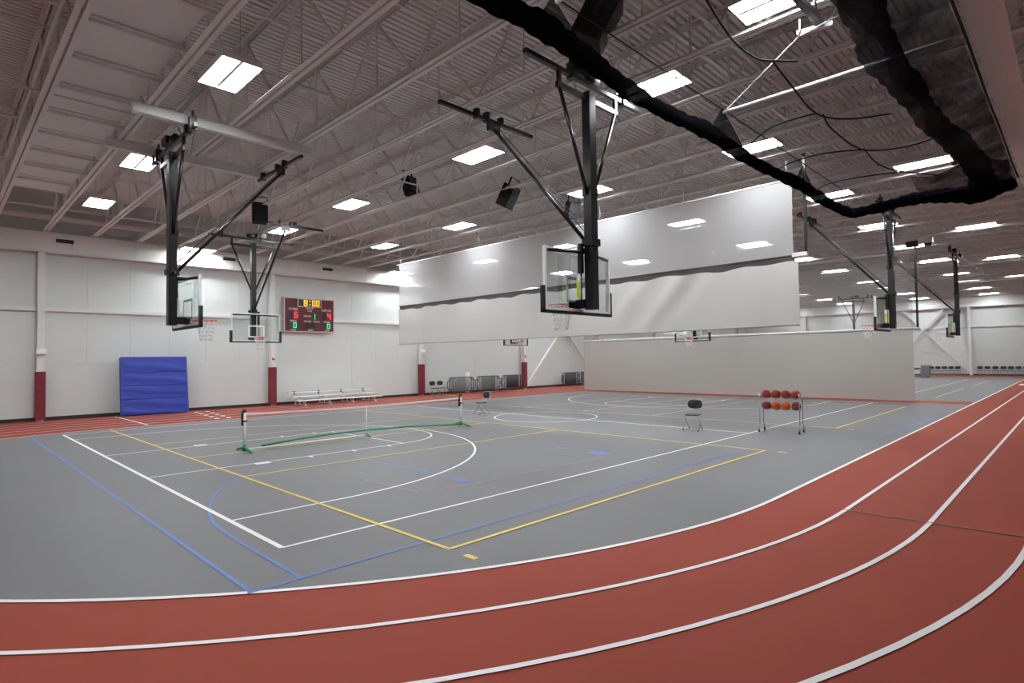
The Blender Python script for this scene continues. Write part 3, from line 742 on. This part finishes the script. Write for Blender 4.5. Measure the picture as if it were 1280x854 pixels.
# ---------------------------------------------------------------- scoreboard
sb = thing('scoreboard', 'maroon electronic scoreboard on far wall showing 8:00 with red 6 and 4', 'scoreboard', (9.48, WALL_Y-0.14, 3.60))
bx('cabinet', M['maroon_paint'], (-1.30, 1.30, -0.12, 0.12, 0.03, 1.68), sb)
fr = MB().box(-1.33, -1.29, -0.14, 0.12, 0, 1.71).box(1.29, 1.33, -0.14, 0.12, 0, 1.71).box(-1.29, 1.29, -0.14, 0.12, 0, 0.04).box(-1.29, 1.29, -0.14, 0.12, 1.67, 1.71)
fr.build('frame', M['caption'], sb)
SEG = {'0': 'abcdef', '1': 'bc', '4': 'bcfg', '6': 'acdefg', '8': 'abcdefg'}
def digit(ch, x, z, w, h, m, name='digit'):
    th = w*0.26; mb = MB(); y0, y1 = -0.150, -0.136
    R = {'a': (x, x+w, z+h-th, z+h), 'd': (x, x+w, z, z+th), 'g': (x, x+w, z+h/2-th/2, z+h/2+th/2),
         'f': (x, x+th, z+h/2, z+h), 'b': (x+w-th, x+w, z+h/2, z+h), 'e': (x, x+th, z, z+h/2), 'c': (x+w-th, x+w, z, z+h/2)}
    for k in SEG[ch]:
        a, b, c, d_ = R[k]; mb.box(a, b, y0, y1, c, d_)
    mb.build(name, M[m], sb)
def panel(x0, x1, z0, z1, m): bx('display_panel', M[m], (x0, x1, -0.135, -0.121, z0, z1), sb)
pf = MB().box(-0.63, 0.62, -0.138, -0.121, 1.26, 1.29).box(-0.63, 0.62, -0.138, -0.121, 1.645, 1.67).box(-0.63, -0.60, -0.138, -0.121, 1.29, 1.645).box(0.59, 0.62, -0.138, -0.121, 1.29, 1.645)
pf.build('clock_frame', M['caption'], sb)
panel(-0.60, -0.36, 1.29, 1.645, 'panel_black'); panel(-0.36, 0.59, 1.29, 1.645, 'panel_amber')
digit('8', -0.32, 1.32, 0.19, 0.30, 'led_amber'); digit('0', 0.12, 1.32, 0.17, 0.30, 'led_amber'); digit('0', 0.34, 1.32, 0.17, 0.30, 'led_amber')
MB().box(-0.03, 0.02, -0.150, -0.136, 1.36, 1.41).box(-0.03, 0.02, -0.150, -0.136, 1.53, 1.58).build('clock_colon', M['led_white'], sb)
panel(-1.07, -0.86, 0.65, 1.04, 'panel_black'); panel(-0.86, -0.56, 0.63, 1.06, 'panel_red')
digit('6', -0.82, 0.68, 0.18, 0.32, 'led_red')
panel(0.66, 0.90, 0.65, 1.04, 'panel_black'); panel(0.90, 1.18, 0.63, 1.06, 'panel_red')
digit('4', 0.95, 0.68, 0.18, 0.32, 'led_red')
panel(0.13, 0.35, 0.60, 0.98, 'panel_green'); digit('1', 0.17, 0.65, 0.11, 0.28, 'led_green')
panel(-1.04, -0.62, 0.17, 0.48, 'panel_green'); digit('0', -0.87, 0.19, 0.17, 0.27, 'led_green')
panel(0.74, 1.14, 0.17, 0.48, 'panel_green'); digit('0', 0.93, 0.19, 0.17, 0.27, 'led_green')
panel(-0.26, 0.02, 0.19, 0.46, 'panel_black'); panel(0.06, 0.30, 0.19, 0.46, 'panel_black')
def text(s, x, z, size, parent, m='caption', y=-0.124, name='caption', rot=(PI/2, 0, 0)):
    cu = bpy.data.curves.new(name, 'FONT'); cu.body = s; cu.size = size; cu.align_x = 'CENTER'; cu.align_y = 'CENTER'; cu.extrude = 0.002; cu.offset = 0.003
    tmp = bpy.data.objects.new('tmp_text', cu); C.objects.link(tmp)
    dg = bpy.context.evaluated_depsgraph_get(); me = bpy.data.meshes.new_from_object(tmp.evaluated_get(dg))
    bpy.data.objects.remove(tmp); me.materials.clear(); me.materials.append(M[m])
    o = bpy.data.objects.new(name, me); C.objects.link(o); o.parent = parent; o.location = (x, y, z); o.rotation_euler = rot
    return o
text('HOME', -0.86, 1.13, 0.17, sb); text('VISITOR', 0.90, 1.13, 0.16, sb)
text('BONUS', 0.0, 1.19, 0.115, sb); text('POSS', 0.0, 1.06, 0.10, sb)
text('PERIOD', -0.12, 0.80, 0.12, sb); text('PLAYER', -0.12, 0.535, 0.115, sb); text('FOULS', 0.36, 0.535, 0.115, sb)
text('FOULS', -0.86, 0.54, 0.115, sb); text('FOULS', 0.94, 0.54, 0.115, sb)
text('WON', -0.86, 0.095, 0.10, sb); text('GAME', 0.03, 0.10, 0.10, sb); text('WON', 0.94, 0.095, 0.10, sb)

# ---------------------------------------------------------------- low aluminium bleachers
bl = thing('bleacher', 'low aluminium bleacher benches along the far wall under the scoreboard', 'bleacher', (10.5, 22.05, 0))
for (y, z, n_) in ((-0.55, 0.25, 'seat_plank'), (-0.28, 0.25, 'foot_plank'), (0.02, 0.43, 'seat_plank'), (0.24, 0.30, 'foot_plank'), (0.52, 0.60, 'seat_plank')):
    bx(n_, M['alu'], (-2.3, 2.3, y-0.12, y+0.12, z-0.035, z), bl)
for x in (-1.9, -0.63, 0.63, 1.9):
    f = MB().tube([(x, -0.60, 0.03), (x, 0.62, 0.03)], 0.022, 6)
    for y, z in ((-0.55, 0.22), (0.02, 0.40), (0.52, 0.57)): f.tube([(x, y, 0.03), (x, y, z)], 0.022, 6)
    f.tube([(x, -0.55, 0.05), (x, 0.52, 0.5)], 0.018, 6); f.box(x-0.05, x+0.05, -0.68, -0.58, 0, 0.03); f.box(x-0.05, x+0.05, 0.56, 0.66, 0, 0.03)
    f.build('support_frame', M['alu'], bl)
    MB().box(x-0.05, x+0.05, 0.62, 0.68, 0.5, 0.64).build('end_clip', M['vent'], bl)

# ---------------------------------------------------------------- folding chairs
def make_chair(lab, group):
    t = thing('folding_chair', lab, 'chair', group=group)
    # seat faces +y
    seat = MB()
    n_ = 20
    ring = []
    for k in range(n_):
        a = 2*PI*k/n_; ca, sa = math.cos(a), math.sin(a)
        ring.append((0.20*math.copysign(abs(ca)**0.55, ca), 0.20*math.copysign(abs(sa)**0.55, sa)))
    seat.add([(x, y+0.02, 0.43+0.02*(-y)) for x, y in ring]+[(x*0.96, y*0.96+0.02, 0.455+0.02*(-y)) for x, y in ring],
             [tuple(range(n_))[::-1], tuple(range(n_, 2*n_))]+[(k, (k+1) % n_, n_+(k+1) % n_, n_+k) for k in range(n_)])
    seat.build('seat', M['seat_black'], t)
    bk = MB(); rg = []
    for k in range(n_):
        a = 2*PI*k/n_; ca, sa = math.cos(a), math.sin(a)
        rg.append((0.21*math.copysign(abs(ca)**0.8, ca), 0.13*math.copysign(abs(sa)**0.8, sa)))
    f = lambda x, z, o_: (x, -0.245+0.9*(x*x)-0.10*z+o_, 0.72+z)
    bk.add([f(x, z, 0.012) for x, z in rg]+[f(x, z, -0.012) for x, z in rg], [tuple(range(n_)), tuple(range(n_, 2*n_))[::-1]]+[(k, n_+k, n_+(k+1) % n_, (k+1) % n_) for k in range(n_)])
    bk.build('backrest', M['seat_black'], t)
    for s in (-1, 1):
        MB().tube([(s*0.215, 0.25, 0.012), (s*0.215, -0.20, 0.60), (s*0.205, -0.245, 0.80)], 0.012, 6).build('front_leg', M['chrome'], t)
        MB().tube([(s*0.185, -0.24, 0.012), (s*0.185, 0.16, 0.43)], 0.011, 6).build('rear_leg', M['chrome'], t)
        MB().cyl((s*0.215, 0.255, 0.0), (s*0.215, 0.245, 0.035), 0.016, 8).cyl((s*0.185, -0.245, 0.0), (s*0.185, -0.235, 0.035), 0.016, 8).build('foot_cap', M['seat_black'], t)
    MB().tube([(-0.205, -0.245, 0.80), (-0.17, -0.258, 0.85), (0.17, -0.258, 0.85), (0.205, -0.245, 0.80)], 0.012, 6).build('top_rail', M['chrome'], t)
    MB().tube([(-0.215, 0.21, 0.06), (0.215, 0.21, 0.06)], 0.009, 6).tube([(-0.185, -0.20, 0.055), (0.185, -0.20, 0.055)], 0.009, 6).build('stretcher', M['chrome'], t)
    return t
ch = make_chair('black folding chair alone on the court, left of the ball rack', 'folding chairs'); ch.location = (11.2, 2.9, 0); ch.rotation_euler = (0, 0, 1.75)
dup(ch, (10.8, 11.35, 0), 1.42, 'black folding chair beside the right end of the low net')
dup(ch, (16.75, 22.05, 0), PI, 'black folding chair at the far wall, left one of the pair beside the barricades')
dup(ch, (17.32, 22.05, 0), PI, 'black folding chair at the far wall, right one of the pair beside the barricades')
for i, y in enumerate((5.3, 4.8, 4.3, 3.8, 3.3)):
    dup(ch, (62.9, y, 0), PI/2, f'distant black folding chair on the end wall left of the column, {ORD[4-i]} left of it')
for i, y in enumerate((1.7, 1.17, 0.62, 0.06, -0.44, -0.95, -1.46)):
    dup(ch, (62.9, y, 0), PI/2, f'distant black folding chair on the end wall right of the column, {ORD[i]} right of it')

# ---------------------------------------------------------------- ball rack and balls
a0 = math.atan2(0.38-1.29, 12.1-11.9)-0.10
rk = thing('ball_rack', 'chrome rolling ball rack with two shelves on the court', 'ball rack', (12.22, 0.86, 0), a0)
HW = 0.50; HD = 0.27
for s in (-1, 1):
    e = MB()
    for y in (-HD*0.7, HD*0.7): e.tube([(s*HW, y, 0.22), (s*HW, y, 1.04)], 0.011, 6)
    e.tube([(s*HW, -HD, 0.10), (s*HW, -HD*0.9, 0.2), (s*HW, -HD*0.6, 0.225), (s*HW, HD*0.6, 0.225), (s*HW, HD*0.9, 0.2), (s*HW, HD, 0.10)], 0.012, 6)
    e.tube([(s*HW, -HD*0.7, 0.62), (s*HW, HD*0.7, 0.62)], 0.009, 6).tube([(s*HW, -HD*0.7, 0.93), (s*HW, HD*0.7, 0.93)], 0.009, 6)
    e.build('end_frame', M['chrome'], rk)
    for y in (-HD, HD):
        MB().cyl((s*HW-0.014, y, 0.045), (s*HW+0.014, y, 0.045), 0.045, 12).build('caster', M['seat_black'], rk)
        MB().box(s*HW-0.018, s*HW+0.018, y-0.01, y+0.01, 0.05, 0.12).build('caster_fork', M['chrome'], rk)
    for y in (-HD*0.7,): MB().box(s*HW-0.02, s*HW+0.02, y-0.02, y+0.02, 1.0, 1.06).build('corner_cap', M['white_frame'], rk)
for z in (0.62, 0.93):
    for y in (-0.085, 0.085): MB().tube([(-HW, y, z), (HW, y, z)], 0.009, 6).build('shelf_rail', M['chrome'], rk)
def make_ball(lab, p, m):
    r = 0.119
    t = thing('basketball', lab, 'basketball', p, random.uniform(0, 6), 'basketballs on the rack')
    MB().sphere((0, 0, 0), r, 24, 14).build('ball_cover', M[m], t)
    sm = MB(); q = r+0.0005
    for nrm in ((1, 0, 0), (0, 1, 0), (0, 0, 1)):
        n_ = Vector(nrm); a = n_.orthogonal().normalized(); b = n_.cross(a)
        sm.tube([(a*math.cos(2*PI*k/28)+b*math.sin(2*PI*k/28))*q for k in range(28)], 0.0028, 4, closed=True)
    sm.build('seam', M['seam'], t)
    t.rotation_euler = (random.uniform(0, 6), random.uniform(0, 6), random.uniform(0, 6))
ca, sa = math.cos(a0), math.sin(a0)
for sh, z, ms in (('upper', 0.93, ('ball', 'ball', 'ball', 'ball')), ('lower', 0.62, ('ball_dark', 'ball_orange', 'ball_orange', 'ball_dark'))):
    xs = (-0.36, -0.115, 0.135, 0.38) if sh == 'upper' else (-0.36, -0.115, 0.13, 0.385)
    names = {'ball': 'reddish brown basketball', 'ball_dark': 'dark brown basketball', 'ball_orange': 'bright orange basketball'}
    for i, x in enumerate(xs):
        lab = f'{names[ms[i]]} on the {sh} shelf of the rack, {ORD[i]} from the left'
        make_ball(lab, (12.22+ca*x, 0.86+sa*x, z+0.0955), ms[i])

# ---------------------------------------------------------------- pickleball net
pn = thing('court_net', 'low portable court net on white posts with green feet', 'net', (4.45, 9.0, 0))
NX = 3.3
for s in (-1, 1):
    p = MB().tube([(s*NX, 0, 0.06), (s*NX, 0, 0.95)], 0.04, 10); po = p.build('post', M['white_frame'], pn)
    MB().tube([(s*NX, 0, 0.92), (s*NX, 0, 0.99)], 0.043, 10).box(s*NX-0.06, s*NX-0.035, -0.04, 0.04, 0.62, 0.93).box(s*NX-0.048, s*NX+0.048, -0.048, 0.048, 0.70, 0.74).build('strap', M['seat_black'], po)
    MB().tube([(s*NX, -0.45, 0.02), (s*NX, -0.12, 0.09), (s*NX, 0.0, 0.11), (s*NX, 0.12, 0.09), (s*NX, 0.45, 0.02)], 0.026, 8).build('foot', M['green'], pn)
    MB().tube([(s*NX, 0, 0.03), (s*NX, 0, 0.16)], 0.05, 10).build('foot_collar', M['green'], pn)
def nsag(x): return 0.86+0.05*(x/NX)**2
MB().grid(lambda u, v: (-NX+2*NX*u, 0, 0.16+(nsag(-NX+2*NX*u)-0.16)*v), 24, 2).build('net_mesh', M['pick_net'], pn)
MB().grid(lambda u, v: (-NX+2*NX*u, 0.004, nsag(-NX+2*NX*u)-0.05*v), 24, 1).build('net_tape', M['white_frame'], pn)
MB().tube([(-NX, 0, 0.05), (-NX/2, 0, 0.055), (0, 0, 0.06)], 0.022, 8).build('base_tube', M['white_frame'], pn)
MB().tube([(-2.9, 0, 0.10), (-2.0, 0, 0.16), (-1, 0, 0.20), (0, 0, 0.20), (1.2, 0, 0.17), (2.4, 0, 0.11), (NX, 0, 0.06)], 0.024, 8).build('base_tube', M['green'], pn)
MB().tube([(-0.06, 0, 0.05), (-0.06, 0, 0.86)], 0.012, 8).build('centre_rod', M['white_frame'], pn)
MB().tube([(-0.06, -0.2, 0.02), (-0.06, 0, 0.09), (-0.06, 0.2, 0.02)], 0.03, 8).build('centre_foot', M['green'], pn)

# ---------------------------------------------------------------- steel crowd barricades
def make_barricade(lab):
    t = thing('barricade', lab, 'barrier', group='steel crowd barricades')
    Wb, Hb, r = 0.88, 1.02, 0.10
    pts = [(-Wb, 0, 0.16)]
    for cx, cz, a0_, a1_ in ((-Wb+r, Hb-r, 180, 90), (Wb-r, Hb-r, 90, 0)):
        pts += [(cx+r*math.cos(math.radians(a0_+(a1_-a0_)*k/5)), 0, cz+r*math.sin(math.radians(a0_+(a1_-a0_)*k/5))) for k in range(6)]
    pts += [(Wb, 0, 0.16)]
    MB().tube(pts, 0.021, 8).tube([(-Wb, 0, 0.16), (Wb, 0, 0.16)], 0.021, 8).build('frame', M['galv'], t)
    for k in range(19):
        x = -Wb+0.24+k*(2*Wb-0.48)/18
        MB().tube([(x, 0, 0.16), (x, 0, Hb-0.01)], 0.013, 6).build('bar', M['galv'], t)
    for s in (-1, 1):
        MB().tube([(s*(Wb-0.1), 0, 0.17), (s*(Wb+0.13), -0.02, 0.34), (s*(Wb+0.18), -0.02, 0.55), (s*(Wb+0.13), -0.02, 0.8), (s*(Wb-0.09), 0, 0.96)], 0.022, 6).build('end_hook', M['galv'], t)
        MB().tube([(s*(Wb-0.22), -0.24, 0.015), (s*(Wb-0.22), -0.06, 0.15), (s*(Wb-0.22), 0.06, 0.15), (s*(Wb-0.22), 0.24, 0.015)], 0.018, 6).build('foot', M['galv'], t)
    return t
b0 = None
for x, y, nm in ((18.85, 22.0, 'left stack beside the wall chairs'), (21.15, 22.05, 'middle stack against the far wall'), (23.4, 22.1, 'right stack beside a maroon column pad'), (29.9, 22.3, 'lone stack beside the lowered curtain')):
    for k, wd in enumerate(('front', 'middle', 'rear')):
        lab = f'{wd} grey steel barricade of the {nm}'
        if b0 is None: b0 = make_barricade(lab); b0.location = (x, y, 0)
        else: dup(b0, (x+0.04*k*(-1)**k, y+0.13*k, 0), 0, lab)
# stacked grey crates by the curtain's left edge
for k in range(2):
    cr = thing('storage_crate', f'grey storage crate against the far wall behind lowered curtain, {"lower" if k == 0 else "upper"} one', 'crate', (31.75, 22.3, 0.52*k))
    bx('crate_body', M['cart_grey'], (-0.45, 0.45, -0.3, 0.3, 0.0, 0.46), cr, 0.02); bx('crate_lid', M['galv'], (-0.47, 0.47, -0.32, 0.32, 0.462, 0.515), cr)
bn = tag(MB().tube([(0, 0, 0), (0, 0, 0.05), (0, 0, 1.3)], [0.13, 0.14, 0.14], 16).build('white_post', M['white_frame'], None, (20.0, 22.85, 0.0)), 'short white pipe stub standing between the barricade stacks', 'pipe')

# ---------------------------------------------------------------- folded bleacher cart far right
ct = thing('bleacher_cart', 'grey folded bleacher trolley far right beside the lowered curtain edge', 'trolley', (56.6, 5.75, 0))
for z in (0.35, 0.62, 0.9): bx('shelf', M['white_frame'], (-0.4, 0.4, -0.75, 1.3, z-0.03, z+0.03), ct)
bx('wrapped_end', M['cart_grey'], (-0.45, 0.45, -1.35, -0.75, 0.09, 1.06), ct, 0.05)
MB().box(-0.4, 0.4, -1.3, 1.3, 0.09, 0.15).build('base_frame', M['galv'], ct)
bx('stacked_seat', M['cart_grey'], (-0.3, 0.3, -0.55, 0.1, 0.65, 0.87), ct, 0.04)
for y in (-1.2, 1.2):
    for x in (-0.3, 0.3): MB().cyl((x, y-0.03, 0.045), (x, y+0.03, 0.045), 0.045, 10).build('caster', M['seat_black'], ct)
for y in (-0.7, 1.25): MB().box(-0.4, -0.36, y-0.02, y+0.02, 0.15, 0.93).box(0.36, 0.4, y-0.02, y+0.02, 0.15, 0.93).build('upright', M['galv'], ct)
